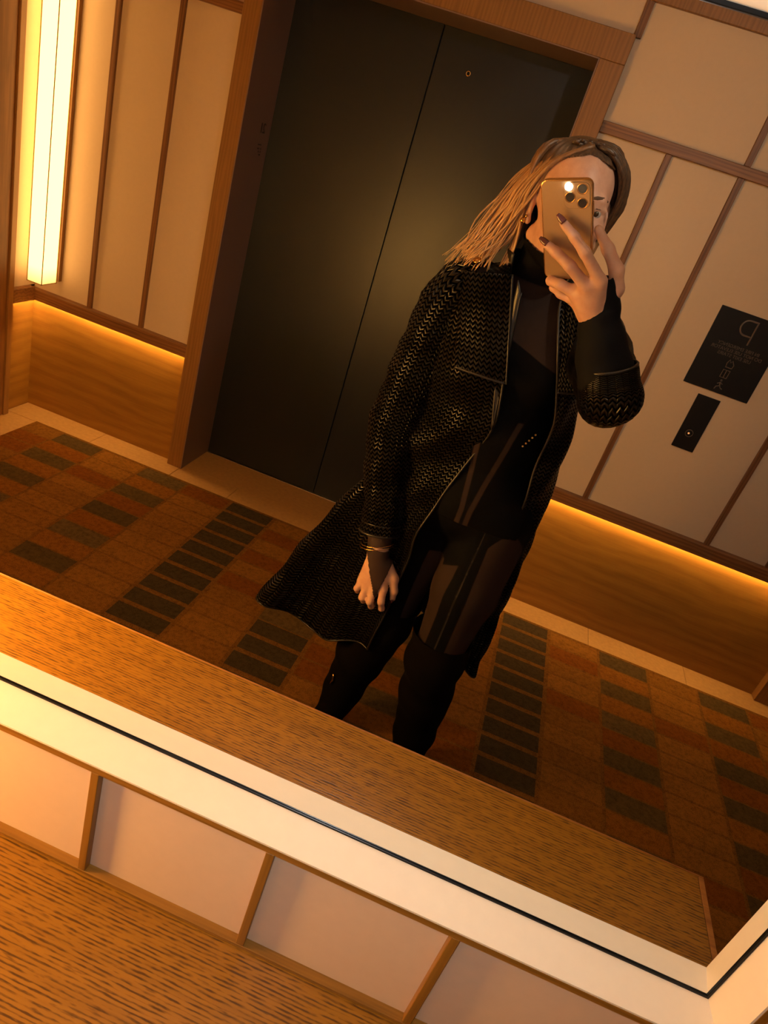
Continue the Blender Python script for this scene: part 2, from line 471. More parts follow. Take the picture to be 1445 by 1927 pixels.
mir = tag(empty('wall_mirror'), 'large rectangular wall mirror recessed in a white splayed frame', 'mirror')
g = box('mirror_glass', MX0 - .002, MX1 + .002, 0, .006, MZ0 - .002, MZ1 + .002, M['mirror'], mir)
def frame_piece(name, side, prof, material, parent):
    V = []
    for o_, y in prof:
        x0, x1, z0, z1 = MX0 - o_, MX1 + o_, MZ0 - o_, MZ1 + o_
        c = {'b': ((x0, z0), (x1, z0)), 'r': ((x1, z0), (x1, z1)), 't': ((x1, z1), (x0, z1)), 'l': ((x0, z1), (x0, z0))}[side]
        for x, z in c: V.append((x, y, z))
    n = len(prof); F = []
    for i in range(n):
        j = (i + 1) % n
        F.append((2 * i, 2 * j, 2 * j + 1, 2 * i + 1))
    F.append(tuple(2 * i for i in range(n))[::-1]); F.append(tuple(2 * i + 1 for i in range(n)))
    o = obj(name, V, F, material, parent)
    bm = bmesh.new(); bm.from_mesh(o.data); bmesh.ops.recalc_face_normals(bm, faces=bm.faces); bm.to_mesh(o.data); bm.free()
    return o
for s in 'brtl':
    frame_piece('frame_lining', s, [(0.0005, -.0002), (.0133, -.0506), (.0160, -.0506), (.0160, .010), (.0005, .010)], M['lining'], mir)
    frame_piece('frame_bead', s, [(.0161, -.0512), (.0255, -.0512), (.0255, .009), (.0161, .009)], M['bead'] if s in 'bt' else M['bead_z'], mir)
    frame_piece('mirror_edge', s, [(-.0030, -.0014), (-.0024, -.0022), (.0004, -.0022), (.0004, -.0002), (-.0030, -.0002)], M['gap'], mir)

# ---------------------------------------------------------------- counter under the mirror
ct = tag(empty('console_counter'), 'oak console counter running along the wall below the mirror', 'counter')
CX0, CX1, CY = -1.62, .677, -.4265
box('counter_top', CX0, CX1 - .012, CY + .004, -.032, CT - .035, CT, M['counter'], ct, .0012)
box('edge_band', CX1 - .0115, CX1, CY + .004, -.032, CT - .035, CT, M['apron'], ct, .001)
box('front_lipping', CX0, CX1, CY, CY + .0036, CT - .035, CT, M['apron'], ct, .001)
box('apron', CX0 + .02, CX1 - .02, CY + .03, CY + .05, CT - .12, CT - .035, M['apron'], ct, .001)
for x in (CX0 + .02, -.5, CX1 - .06):
    box('support_panel', x, x + .04, CY + .05, -.032, .0052, CT - .035, M['apron'], ct, .001)

# ---------------------------------------------------------------- lights of the room, with added ceiling lights
def lantern():
    t = tag(empty('wall_lantern'), 'tall glowing paper box lantern in the corner beside the lift', 'lamp')
    x0, x1, y0, y1, z0, z1 = -2.056, -1.986, -2.003, -2.095, .617, 2.05
    box('shade', x0 + .0012, x1 - .0012, y0 - .0012, y1, z0 + .003, z1 - .004, M['lantern'], t)
    wm = plain('lantern_wire', (.42, .26, .07), .45)
    e = .0014
    for x in (x0, x1):
        for y in (y0, y1 - .001):
            box('frame_rod', x - e, x + e, y - e, y + e, z0, z1, wm, t)
    for z in (z0, z1 - .004):
        fr = boxes('frame_ring', [(x0 - e, x1 + e, y0 - e, y0 + e, z, z + .003), (x0 - e, x0 + e, y0, y1, z, z + .003), (x1 - e, x1 + e, y0, y1, z, z + .003), (x0 - e, x1 + e, y1 - e, y1 + e, z, z + .003)], wm, t)
    box('back_plate', x0 - .010, x1 + .010, y1 - .002, -YW + .0005, z0 + .01, z1, M['casing'], t)
lantern()
def table_lantern():
    t = tag(empty('table_lantern'), 'glowing paper lantern standing on the counter left of the mirror', 'lamp')
    x0, x1, y0, y1 = -1.02, -.90, -.20, -.32
    box('base', x0 - .01, x1 + .01, y0 + .01, y1 - .01, CT, CT + .02, M['strip'], t, .002)
    box('shade', x0, x1, y0, y1, CT + .0202, 1.22, M['table_lantern'], t)
    for x in (x0 - .004, x1 + .004):
        for y in (y0 + .004, y1 - .004):
            box('post', x - .004, x + .004, y - .004, y + .004, CT + .02, 1.23, M['strip'], t)
    box('cap', x0 - .01, x1 + .01, y0 + .01, y1 - .01, 1.2305, 1.245, M['strip'], t, .002)
table_lantern()
def downlight(x, y, label, W=None, spot=110):  # added fixtures that brighten the hall and the figure
    t = tag(empty('added_downlight'), label, 'light', 'added ceiling downlights')
    ring = [(x + .052 * math.cos(a), y + .052 * math.sin(a), ZC - .002) for a in [2 * math.pi * k / 28 for k in range(28)]]
    obj('trim_ring', *tube(ring, .006, 8, closed=True), M['lining'], t, True)
    obj('lens', *cyl((x, y, ZC - .001), (0, 0, -1), .046, .003, 28), M['downlight'], t)
    li = bpy.data.lights.new('added_downlight_lamp', 'SPOT'); li.energy = W or ADDED_DOWNLIGHT_W
    li.color = (1.0, .68, .40); li.spot_size = math.radians(spot); li.spot_blend = .8; li.shadow_soft_size = .045
    lo = bpy.data.objects.new('added_downlight_lamp', li); COL.objects.link(lo); lo.parent = t
    lo.location = (x, y, ZC - .012)
downlight(-.62, -1.15, 'added ceiling downlight in front of the near lift door')
downlight(.42, -.42, 'added ceiling downlight above the mirror and counter', W=7, spot=140)
downlight(1.35, -1.15, 'added ceiling downlight in front of the sign panel')
downlight(2.4, -1.15, 'added ceiling downlight before the second lift door')

def fill_spot(x, y, aim, W, label, col=(1.0, .83, .64), ang=80):  # added fill light, stands in for flash light bounced off the mirror
    t = tag(empty('added_fill_spotlight'), label, 'light', 'added fill spotlights above the mirror')
    p = Vector((x, y, ZC - .075)); d = (Vector(aim) - p).normalized()
    obj('canopy', *cyl((x, y, ZC - .0005), (0, 0, -1), .035, .016, 24), M['gap'], t)
    obj('stem', *cyl((x, y, ZC - .0165), (0, 0, -1), .007, .060, 12), M['gap'], t)
    obj('head', *tube([p - d * .055, p - d * .05, p + d * .035], [.022, .031, .034], 24, cap=True), M['gap'], t, True)
    obj('lens', *cyl(p + d * .0352, d, .030, .002, 24), M['downlight'], t)
    li = bpy.data.lights.new('fill_spot_lamp', 'SPOT'); li.energy = W; li.color = col
    li.spot_size = math.radians(ang); li.spot_blend = .7; li.shadow_soft_size = .03
    lo = bpy.data.objects.new('fill_spot_lamp', li); COL.objects.link(lo); lo.parent = t
    lo.matrix_world = Matrix.Translation(p + d * .040) @ d.to_track_quat('-Z', 'Y').to_matrix().to_4x4()
fill_spot(.52, -.13, (.15, -2.1, 1.42), FILL_SPOT_W, 'added black fill spotlight above the right corner of the mirror')
# ---------------------------------------------------------------- sign and call plate on the lift wall
sg = tag(empty('evacuation_sign'), 'black fire safety sign with faint lettering and icons on cream panel', 'sign')
SX0, SX1, SZ0, SZ1 = .583, .8215, 1.1225, 1.408
SY = -YW + .006
box('sign_plate', SX0, SX1, SY, -YW, SZ0, SZ1, M['sign'], sg, .0008)
mx = (SX0 + SX1) / 2
XD_, ZD_ = (-1, 0, 0), (0, 0, 1)
# big letter: ring bowl with a straight stem, stem on the +x side so that it reads forwards in the room
bowl = [(mx - .006 + .026 * math.cos(a) * .9, SY + .0006, 1.363 + .026 * math.sin(a)) for a in np.linspace(-math.pi * .5, -math.pi * 1.5, 18)]
bowl = [(mx + .022, SY + .0006, 1.389)] + bowl[::-1] + [(mx + .020, SY + .0006, 1.337)]
obj('big_letter', *join([tube(bowl, .0032, 6), tube([(mx + .020, SY + .0006, 1.3905), (mx + .020, SY + .0006, 1.309)], .0032, 6)]), M['print'], sg)
for i, (s, z) in enumerate((('IN FIRE EMERGENCY', 1.290), ('DO NOT USE ELEVATOR', 1.274), ('USE EXIT STAIRS', 1.258))):
    text('sign_lettering', s, .0165, (mx, SY + .0002, z), XD_, ZD_, M['print'], sg, .0004)
def P2(pts): return [(mx - u, SY + .0006, z) for u, z in pts]
flame = tube(P2([(-.012, 1.218), (-.014, 1.230), (-.004, 1.244), (0, 1.236), (.006, 1.246), (.012, 1.232), (.010, 1.218), (-.012, 1.218)]), .0018, 6)
obj('flame_icon', *flame, M['print'], sg)
lift_i = tube(P2([(-.012, 1.180), (-.012, 1.208), (.012, 1.208), (.012, 1.180), (-.012, 1.180)]), .0016, 6)
obj('lift_icon', *join([lift_i, tube(P2([(0, 1.180), (0, 1.208)]), .0016, 6)]), M['print'], sg)
man = [cyl((mx, SY, 1.169), (0, 1, 0), .004, .001, 12), tube(P2([(0, 1.163), (-.003, 1.150)]), .003, 6),
       tube(P2([(-.003, 1.150), (.008, 1.144), (.010, 1.134)]), .0019, 6), tube(P2([(-.003, 1.150), (-.009, 1.142), (-.016, 1.140)]), .0019, 6),
       tube(P2([(0, 1.161), (.009, 1.155)]), .0016, 6), tube(P2([(0, 1.161), (-.010, 1.157)]), .0016, 6)]
obj('running_figure_icon', *join(man), M['print'], sg)
cp = tag(empty('call_plate'), 'narrow black lift call plate with one small lit button under the sign', 'switch')
box('plate', .653, .7365, SY, -YW, .886, 1.099, M['sign'], cp, .0008)
ring = [(.691 + .0135 * math.cos(a), SY + .0008, .951 + .0135 * math.sin(a)) for a in [2 * math.pi * k / 24 for k in range(24)]]
obj('button_ring', *tube(ring, .0013, 6, closed=True), M['print'], cp, True)
obj('button', *cyl((.691, SY, .951), (0, 1, 0), .0105, .002, 20), M['sign'], cp)
obj('button_lamp', *cyl((.689, SY + .0015, .951), (0, 1, 0), .0035, .0012, 12), emit('button_glow', (1.0, .32, .08), .8), cp)

# ================================================================ implicit surfaces for the figure
class Field:
    def __init__(s, lo, hi, h):
        s.lo = np.array(lo, float); s.h = h
        s.n = np.ceil((np.array(hi) - s.lo) / h).astype(int) + 1
        s.f = np.full(s.n, .05, np.float32)
    def _blk(s, lo, hi):
        a = np.clip(np.floor((np.array(lo) - s.lo) / s.h).astype(int), 0, s.n)
        b = np.clip(np.ceil((np.array(hi) - s.lo) / s.h).astype(int) + 1, 0, s.n)
        if np.any(b <= a): return None
        ax = [(s.lo[i] + s.h * np.arange(a[i], b[i])).astype(np.float32) for i in range(3)]
        X, Y, Z = np.meshgrid(*ax, indexing='ij', sparse=True)
        return tuple(slice(p, q) for p, q in zip(a, b)), X, Y, Z
    def _put(s, sl, dd, k, sub):
        f = s.f[sl]
        if sub:
            h = np.clip(.5 - .5 * (f + dd) / k, 0, 1)
            s.f[sl] = f * (1 - h) - dd * h + k * h * (1 - h)
        else:
            h = np.clip(.5 + .5 * (f - dd) / k, 0, 1)
            s.f[sl] = f * (1 - h) + dd * h - k * h * (1 - h)
    def cone(s, a, b, ra, rb, k=.012, sub=False):
        a = np.array(a, float); b = np.array(b, float); m = max(ra, rb) + k * 1.5 + .004
        q = s._blk(np.minimum(a, b) - m, np.maximum(a, b) + m)
        if q is None: return
        sl, X, Y, Z = q; ab = b - a; L = max(float(ab @ ab), 1e-9)
        t = np.clip(((X - a[0]) * ab[0] + (Y - a[1]) * ab[1] + (Z - a[2]) * ab[2]) / L, 0, 1)
        dd = np.sqrt((X - a[0] - t * ab[0]) ** 2 + (Y - a[1] - t * ab[1]) ** 2 + (Z - a[2] - t * ab[2]) ** 2) - (ra + (rb - ra) * t)
        s._put(sl, dd, k, sub)
    def chain(s, pts, k=.012):
        for p, q in zip(pts[:-1], pts[1:]): s.cone(p[:3], q[:3], p[3], q[3], k)
    def ell(s, c, r, k=.015, R=None, sub=False):
        c = np.array(c, float); r = np.array(r, float); m = r.max() + k * 1.5 + .004
        q = s._blk(c - m, c + m)
        if q is None: return
        sl, X, Y, Z = q; x, y, z = X - c[0], Y - c[1], Z - c[2]
        if R is not None:
            x, y, z = (R[0][0] * x + R[1][0] * y + R[2][0] * z, R[0][1] * x + R[1][1] * y + R[2][1] * z, R[0][2] * x + R[1][2] * y + R[2][2] * z)
        k0 = np.sqrt((x / r[0]) ** 2 + (y / r[1]) ** 2 + (z / r[2]) ** 2)
        k1 = np.sqrt((x / r[0] ** 2) ** 2 + (y / r[1] ** 2) ** 2 + (z / r[2] ** 2) ** 2) + 1e-6
        dd = np.where(k0 < 1e-3, -r.min(), k0 * (k0 - 1) / k1)
        s._put(sl, dd, k, sub)
    def mesh(s):
        f = s.f; n = np.array(f.shape); ins = f < 0
        c = ins[:-1, :-1, :-1].astype(np.int8)
        for dx in (0, 1):
            for dy in (0, 1):
                for dz in (0, 1):
                    if dx + dy + dz: c = c + ins[dx:n[0] - 1 + dx, dy:n[1] - 1 + dy, dz:n[2] - 1 + dz]
        act = (c > 0) & (c < 8)
        I = np.argwhere(act); idx = np.full(act.shape, -1, np.int64); idx[act] = np.arange(len(I))
        acc = np.zeros((len(I), 3)); cnt = np.zeros(len(I))
        cor = [(x, y, z) for x in (0, 1) for y in (0, 1) for z in (0, 1)]
        val = {q: f[I[:, 0] + q[0], I[:, 1] + q[1], I[:, 2] + q[2]] for q in cor}
        for q in cor:
            for ax in range(3):
                if q[ax]: continue
                p = list(q); p[ax] = 1; p = tuple(p)
                a, b = val[q], val[p]; mk = (a < 0) != (b < 0)
                t = np.where(mk, a / np.where(mk, a - b, 1), 0)
                pt = np.array(q, float)[None].repeat(len(I), 0); pt[:, ax] = t
                acc += pt * mk[:, None]; cnt += mk
        V = (I + acc / cnt[:, None]) * s.h + s.lo
        F = []
        for ax in range(3):
            u, v = [(1, 2), (2, 0), (0, 1)][ax]
            sl0 = [slice(None)] * 3; sl1 = [slice(None)] * 3
            sl0[ax] = slice(0, -1); sl1[ax] = slice(1, None)
            a = ins[tuple(sl0)]; b = ins[tuple(sl1)]
            E = np.argwhere(a != b)
            ok = (E[:, u] > 0) & (E[:, v] > 0) & (E[:, u] < n[u] - 1) & (E[:, v] < n[v] - 1)
            E = E[ok]; fl = a[E[:, 0], E[:, 1], E[:, 2]]
            def cell(du, dv):
                q = E.copy(); q[:, u] -= du; q[:, v] -= dv
                return idx[q[:, 0], q[:, 1], q[:, 2]]
            Q = np.stack([cell(1, 1), cell(0, 1), cell(0, 0), cell(1, 0)], 1)
            Q[~fl] = Q[~fl][:, ::-1]
            F.append(Q)
        return V, np.concatenate(F)
def flip(V): V = np.array(V, float).copy(); V[:, 1] *= -1; return V      # Y into the room -> world y
def mesh_np(name, V, F, material, parent, smooth=True, mats=None, fmat=None):
    me = bpy.data.meshes.new(name)
    me.vertices.add(len(V)); me.vertices.foreach_set('co', np.asarray(V, np.float32).ravel())
    F = np.asarray(F); k = F.shape[1]
    me.loops.add(F.size); me.loops.foreach_set('vertex_index', F.ravel().astype(np.int32))
    me.polygons.add(len(F)); me.polygons.foreach_set('loop_start', np.arange(0, F.size, k, dtype=np.int32))
    if mats:
        for q in mats: me.materials.append(q)
        me.polygons.foreach_set('material_index', np.asarray(fmat, np.int32))
    else: me.materials.append(material)
    me.polygons.foreach_set('use_smooth', [smooth] * len(F))
    me.update(calc_edges=True); me.validate()
    o = bpy.data.objects.new(name, me); COL.objects.link(o); o.parent = parent
    return o
def vnormals(V, F):
    a = V[F[:, 2]] - V[F[:, 0]]; b = V[F[:, 3]] - V[F[:, 1]]; n = np.cross(a, b)
    out = np.zeros_like(V)
    for i in range(4): np.add.at(out, F[:, i], n)
    return out / (np.linalg.norm(out, axis=1)[:, None] + 1e-12)

# ---------------------------------------------------------------- materials of the figure
def skin_mat():
    m, nt, b = mat('skin')
    v = coords(nt); n = noise(nt, v, 45, 4, .6)
    nt.links.new(ramp(nt, n, [(.3, (.46, .245, .165)), (.7, (.56, .325, .225))]), b.inputs['Base Color'])
    b.inputs['Roughness'].default_value = .48; b.inputs['Subsurface Weight'].default_value = .12
    b.inputs['Subsurface Radius'].default_value = (.012, .004, .002); b.inputs['Subsurface Scale'].default_value = .5
    bump(nt, b, noise(nt, v, 320, 2), .08, .0008)
    return m
def hair_mat():
    m, nt, b = mat('blonde_hair')
    # darker at the roots, lighter towards the lengths
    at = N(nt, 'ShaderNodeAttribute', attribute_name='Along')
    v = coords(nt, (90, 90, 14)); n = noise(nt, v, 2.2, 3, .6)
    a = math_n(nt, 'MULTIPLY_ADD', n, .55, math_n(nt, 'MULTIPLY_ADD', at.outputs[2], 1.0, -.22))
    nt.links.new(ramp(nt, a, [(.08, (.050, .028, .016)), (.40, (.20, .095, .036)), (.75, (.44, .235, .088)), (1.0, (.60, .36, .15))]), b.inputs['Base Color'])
    b.inputs['Roughness'].default_value = .42; b.inputs['Specular IOR Level'].default_value = .6
    bump(nt, b, noise(nt, coords(nt, (260, 260, 20)), 2, 2), .4, .001)
    return m
def leather_mat():
    m, nt, b = mat('braided_leather')
    uv = N(nt, 'ShaderNodeTexCoord'); sx = N(nt, 'ShaderNodeSeparateXYZ'); nt.links.new(uv.outputs['UV'], sx.inputs[0])
    wv = noise(nt, coords(nt), 14, 2)
    u = math_n(nt, 'DIVIDE', math_n(nt, 'MULTIPLY_ADD', wv, .010, sx.outputs[0]), .0130)
    fu = math_n(nt, 'ABSOLUTE', math_n(nt, 'SUBTRACT', math_n(nt, 'FRACT', u), .5))          # 0 at the column middle, .5 at its edges
    vv = math_n(nt, 'DIVIDE', math_n(nt, 'MULTIPLY_ADD', fu, .013, sx.outputs[1]), .0100)
    fv = math_n(nt, 'ABSOLUTE', math_n(nt, 'SUBTRACT', math_n(nt, 'FRACT', vv), .5))
    h = ramp(nt, fv, [(.10, (1, 1, 1)), (.30, (.55, .55, .55)), (.36, (0, 0, 0))])            # a strand, then the slit
    edge = ramp(nt, fu, [(.40, (1, 1, 1)), (.5, (.25, .25, .25))])
    hh = math_n(nt, 'MULTIPLY', h, edge)
    nt.links.new(mixc(nt, hh, (.0008, .0007, .0006), (.0085, .0062, .0045)), b.inputs['Base Color'])
    b.inputs['Roughness'].default_value = .33
    wear = ramp(nt, noise(nt, coords(nt), 9, 3, .6), [(.36, (.15, .15, .15)), (.62, (1, 1, 1))])
    nt.links.new(math_n(nt, 'MULTIPLY', math_n(nt, 'MULTIPLY', hh, wear), .5), b.inputs['Specular IOR Level'])
    bump(nt, b, hh, 1.0, .006)
    return m
SK, HAIR, LEA = skin_mat(), hair_mat(), leather_mat()
LEA2 = plain('smooth_black_leather', (.010, .008, .007), .38, spec=.55)
LINING = plain('coat_lining', (.004, .004, .005), .7, spec=.15)
KNIT = plain('black_stretch_knit', (.0035, .0035, .0045), .75, spec=.12)
SHEER = plain('sheer_dark_mesh', (.034, .019, .015), .6, spec=.2)
SEAM = plain('grey_seam', (.030, .024, .022), .6)
SUEDE = plain('black_suede', (.0035, .0025, .002), .95, spec=.05)
GOLD = plain('gold', (.85, .52, .16), .2, 1)
NAIL = plain('brown_nail_polish', (.12, .035, .03), .15, spec=.7)
DARK = plain('lash_brown', (.03, .016, .010), .7)
BROW = plain('brow_brown', (.085, .045, .026), .8)

person = tag(empty('person'), 'person in a long black leather coat and tall boots photographing the mirror with a phone', 'person')

# ---------------------------------------------------------------- body: one continuous skin
B = Field((-.285, .575, -.01), (.275, 1.075, 1.70), .0034)
B.ell((.012, .945, .90), (.150, .108, .125), .02)
B.ell((.055, .985, .86), (.085, .085, .09), .03); B.ell((-.04, .985, .86), (.085, .085, .09), .03)
B.ell((.0, .935, 1.07), (.115, .088, .13), .03)
B.ell((-.015, .935, 1.24), (.140, .098, .135), .04)
B.ell((-.070, .888, 1.235), (.058, .044, .058), .02); B.ell((.043, .888, 1.235), (.058, .044, .058), .02)
B.cone((-.15, .94, 1.345), (.105, .935, 1.345), .055, .055, .03)
B.cone((-.030, .94, 1.37), (-.024, .915, 1.47), .054, .049, .02)
for side, sx in (('R', 1), ('L', -1)):
    if sx > 0: L = [(.088, .94, .87, .092), (.086, .905, .66, .078), (.082, .885, .47, .057), (.098, .915, .33, .054), (.115, .925, .115, .034)]
    else: L = [(-.052, .958, .87, .086), (-.060, .985, .66, .070), (-.078, .970, .47, .056), (-.102, .972, .33, .054), (-.126, .975, .115, .034)]
    B.chain(L, .02)
    ax, ay = L[-1][0], L[-1][1]
    B.chain([(ax, ay, .10, .032), (ax + sx * .008, ay - .06, .055, .030), (ax + sx * .014, ay - .13, .042, .022)], .015)
# arms
B.chain([(-.168, .94, 1.34, .052), (-.195, .94, 1.18, .043), (-.213, .925, 1.005, .037), (-.185, .895, .86, .033), (-.150, .862, .705, .0245)], .02)
B.chain([(.112, .94, 1.34, .052), (.150, .83, 1.305, .044), (.178, .715, 1.278, .038), (.135, .70, 1.345, .033), (.0850, .687, 1.412, .0245)], .02)
# left hand, hanging relaxed, back of the hand to the mirror
WL = np.array((-.150, .862, .705))
mcp = [(-.164, .853, .606), (-.146, .846, .600), (-.126, .842, .602), (-.104, .843, .612)]
for q in mcp: B.cone(WL + np.array((0, .0, -.012)), q, .019, .0115, .012)
B.ell((-.134, .853, .650), (.031, .0165, .038), .012)
fing = [[mcp[0], (-.168, .848, .580), (-.166, .866, .563), (-.160, .878, .562)],
        [mcp[1], (-.147, .838, .568), (-.143, .858, .548), (-.138, .872, .549)],
        [mcp[2], (-.125, .834, .568), (-.119, .852, .545), (-.117, .868, .544)],
        [mcp[3], (-.098, .835, .580), (-.092, .847, .554), (-.091, .862, .546)]]
for q, r in zip(fing, (.0075, .0086, .009, .0088)):
    B.chain([(*q[0], r * 1.16), (*q[1], r * 1.03), (*q[2], r * .92), (*q[3], r * .82)], .005)
B.chain([(-.118, .862, .672, .014), (-.090, .858, .642, .0125), (-.078, .856, .610, .0095), (-.075, .860, .585, .0078)], .007)
# right hand round the phone
A = [(.0759, .6465, 1.4617), (.0336, .6245, 1.4965), (.0085, .6255, 1.5130), (-.0165, .6290, 1.5270)]
Bf = [(.0590, .6500, 1.4458), (.0196, .6375, 1.4690), (-.0100, .6440, 1.4815), (-.0300, .6505, 1.4880)]
Rf = [(.0497, .6690, 1.4281), (.0165, .6690, 1.4345), (-.0010, .6860, 1.4330), (.0010, .6990, 1.4370)]
Pf = [(.0500, .6890, 1.4150), (.0240, .6960, 1.4170), (.0080, .7080, 1.4220), (.0100, .7160, 1.4270)]
WR = np.array((.0850, .687, 1.412))
for q, r in ((A, .0092), (Bf, .0095), (Rf, .0090), (Pf, .0078)):
    B.cone(WR, q[0], .0235, r * 1.25, .012)
    B.chain([(*q[0], r * 1.18), (*q[1], r * 1.02), (*q[2], r * .92), (*q[3], r * .80)], .005)
B.ell((.0690, .672, 1.438), (.030, .021, .030), .012)
T = [(.1020, .690, 1.425, .015), (.1060, .6760, 1.4560, .0140), (.0940, .6640, 1.4850, .0120), (.0670, .6550, 1.5110, .0100), (.0400, .6480, 1.5340, .0078)]
B.chain(T, .007)
# head: local frame (right = +x of the room, forward = towards the mirror), turned and tilted a little
hy, hr = math.radians(14), math.radians(-7)
Rz = np.array([[math.cos(hy), math.sin(hy), 0], [math.sin(hy), -math.cos(hy), 0], [0, 0, 1.0]])   # columns: local x, local forward, local up in (x, Y, z)
Rz = np.array([[math.cos(hy), math.sin(hy), 0], [math.sin(hy), -math.cos(hy), 0], [0, 0, 1]]).astype(float)
lx = np.array((math.cos(hy), math.sin(hy), 0)); lf = np.array((math.sin(hy), -math.cos(hy), 0)); lu = np.array((0, 0, 1.))
ct_, st_ = math.cos(hr), math.sin(hr)
lx, lu = lx * ct_ - lu * st_, lx * st_ + lu * ct_
HR = np.stack([lx, lf, lu], 1); HC = np.array((-.020, .895, 1.552))
def hp(x, f, u): return HC + lx * x + lf * f + lu * u
B.ell(hp(0, -.008, .034), (.072, .092, .082), .02, HR)
B.ell(hp(0, .032, -.025), (.060, .058, .085), .02, HR)
B.ell(hp(0, .040, -.075), (.044, .040, .036), .02, HR)
B.ell(hp(0, .070, -.098), (.020, .018, .016), .018, HR)
B.cone(hp(-.052, .0, -.062), hp(-.012, .068, -.096), .018, .016, .02); B.cone(hp(.052, .0, -.062), hp(.012, .068, -.096), .018, .016, .02)
B.cone(hp(-.035, .074, .018), hp(.035, .074, .018), .012, .012, .014)
for sx in (-1, 1):
    B.ell(hp(sx * .032, .094, -.002), (.017, .016, .011), .012, HR, sub=True)
    B.ell(hp(sx * .038, .066, -.028), (.020, .018, .016), .016, HR)
    B.ell(hp(sx * .074, -.008, -.010), (.007, .017, .029), .008, HR)
    B.ell(hp(sx * .0815, -.004, -.008), (.005, .009, .016), .004, HR, sub=True)
    B.ell(hp(sx * .074, .002, -.038), (.006, .008, .009), .006, HR)
    B.cone(hp(sx * .018, .081, -.0108), hp(sx * .046, .073, -.0098), .0056, .0050, .006)
    B.cone(hp(sx * .018, .083, .0060), hp(sx * .047, .074, .0045), .0070, .0062, .006)
B.cone(hp(0, .084, .008), hp(0, .108, -.034), .0085, .0115, .010)
for sx in (-1, 1): B.ell(hp(sx * .011, .098, -.038), (.008, .010, .007), .006, HR)
B.cone(hp(-.020, .084, -.062), hp(.020, .084, -.062), .007, .007, .008)
B.cone(hp(-.017, .085, -.071), hp(.017, .085, -.071), .0075, .0075, .006)
BV, BF = B.mesh(); BNV = vnormals(BV, BF)
fc = BV[BF].mean(1)
# lips and hair-covered scalp stay skin; only the lips get their own tint
lips = (np.linalg.norm((fc - hp(0, .090, -.0665)) * np.array((.42, 1, 1.15)), axis=1) < .0125)
LIP = plain('lips', (.42, .15, .12), .35)
body = mesh_np('body', flip(BV), BF[:, ::-1], None, person, True, [SK, LIP], lips.astype(int))
sm = body.modifiers.new('smooth', 'SMOOTH'); sm.factor = .5; sm.iterations = 3
EYE = plain('eye_white', (.36, .32, .29), .15, spec=.6); IRIS = plain('iris', (.05, .030, .016), .1, spec=.8)
def sphere(c, r, nu=16, nv=10):
    V = []; F = []
    for i in range(nv + 1):
        a = math.pi * i / nv
        for j in range(nu):
            b = 2 * math.pi * j / nu
            V.append((c[0] + r * math.sin(a) * math.cos(b), c[1] + r * math.sin(a) * math.sin(b), c[2] + r * math.cos(a)))
    for i in range(nv):
        for j in range(nu):
            k = (j + 1) % nu; F.append((i * nu + j, (i + 1) * nu + j, (i + 1) * nu + k, i * nu + k))
    return V, F
def W3(p): return (p[0], -p[1], p[2])
for sx in (-1, 1):
    c = hp(sx * .032, .0732, -.002)
    e = obj('eye', *sphere(W3(c), .0118), EYE, person, True)
    obj('iris', *sphere(W3(hp(sx * .0325 - .001, .0798, -.0022)), .0064), IRIS, e, True)
    br = [W3(hp(sx * (.013 + .012 * i), .0865 - .0024 * i * i * .6, .0185 + (.0020, .0045, .0050, .0015)[i])) for i in range(4)]
    obj('eyebrow', *tube(br, [.0032, .0044, .0040, .0016], 6), BROW, person, True)
    la = [W3(hp(sx * (.020 + .0085 * i), .0860 - .0016 * i * i * .7, (.0035, .0062, .0060, .0025)[i])) for i in range(4)]
    obj('eyelash', *tube(la, [.0014, .0022, .0026, .0018], 5), DARK, person, True)

# nails
def nail(c, d, n, ln, wd, parent):
    c, d, n = Vector(W3(c)), Vector(W3(d)).normalized(), Vector(W3(n)).normalized()
    n = (n - d * n.dot(d)).normalized(); s = d.cross(n)
    V, F = [], []
    for i in range(6):
        t = i / 5
        ww = wd * (1 - .55 * max(0, t - .55) / .45)
        for j in range(5):
            u = j / 4 * 2 - 1
            V.append(c + d * (t - .5) * ln + s * u * ww + n * (.0012 - .35 * ww * u * u - .0012 * t))
    for i in range(5):
        for j in range(4):
            k = i * 5 + j; F.append((k, k + 1, k + 6, k + 5))
    o = obj('nail', V, F, NAIL, parent, True)
    so = o.modifiers.new('solid', 'SOLIDIFY'); so.thickness = .0009; so.offset = 0
    return o
for q, r in ((A, .0092), (Bf, .0095)):
    p3, p2 = np.array(q[3]), np.array(q[2]); dd = (p3 - p2) / np.linalg.norm(p3 - p2)
    n = np.array((FW.x, -FW.y, FW.z)); n = -np.array((-FW.x, FW.y, -FW.z))
    nail(p3 + dd * .007 + np.array((0, -1, .3)) * .0068, dd, (0, -1, .3), .017, .0052, person)
nail((-.0735, .8535, .580), (.0, .2, -1), (.7, -.7, 0), .013, .0050, person)

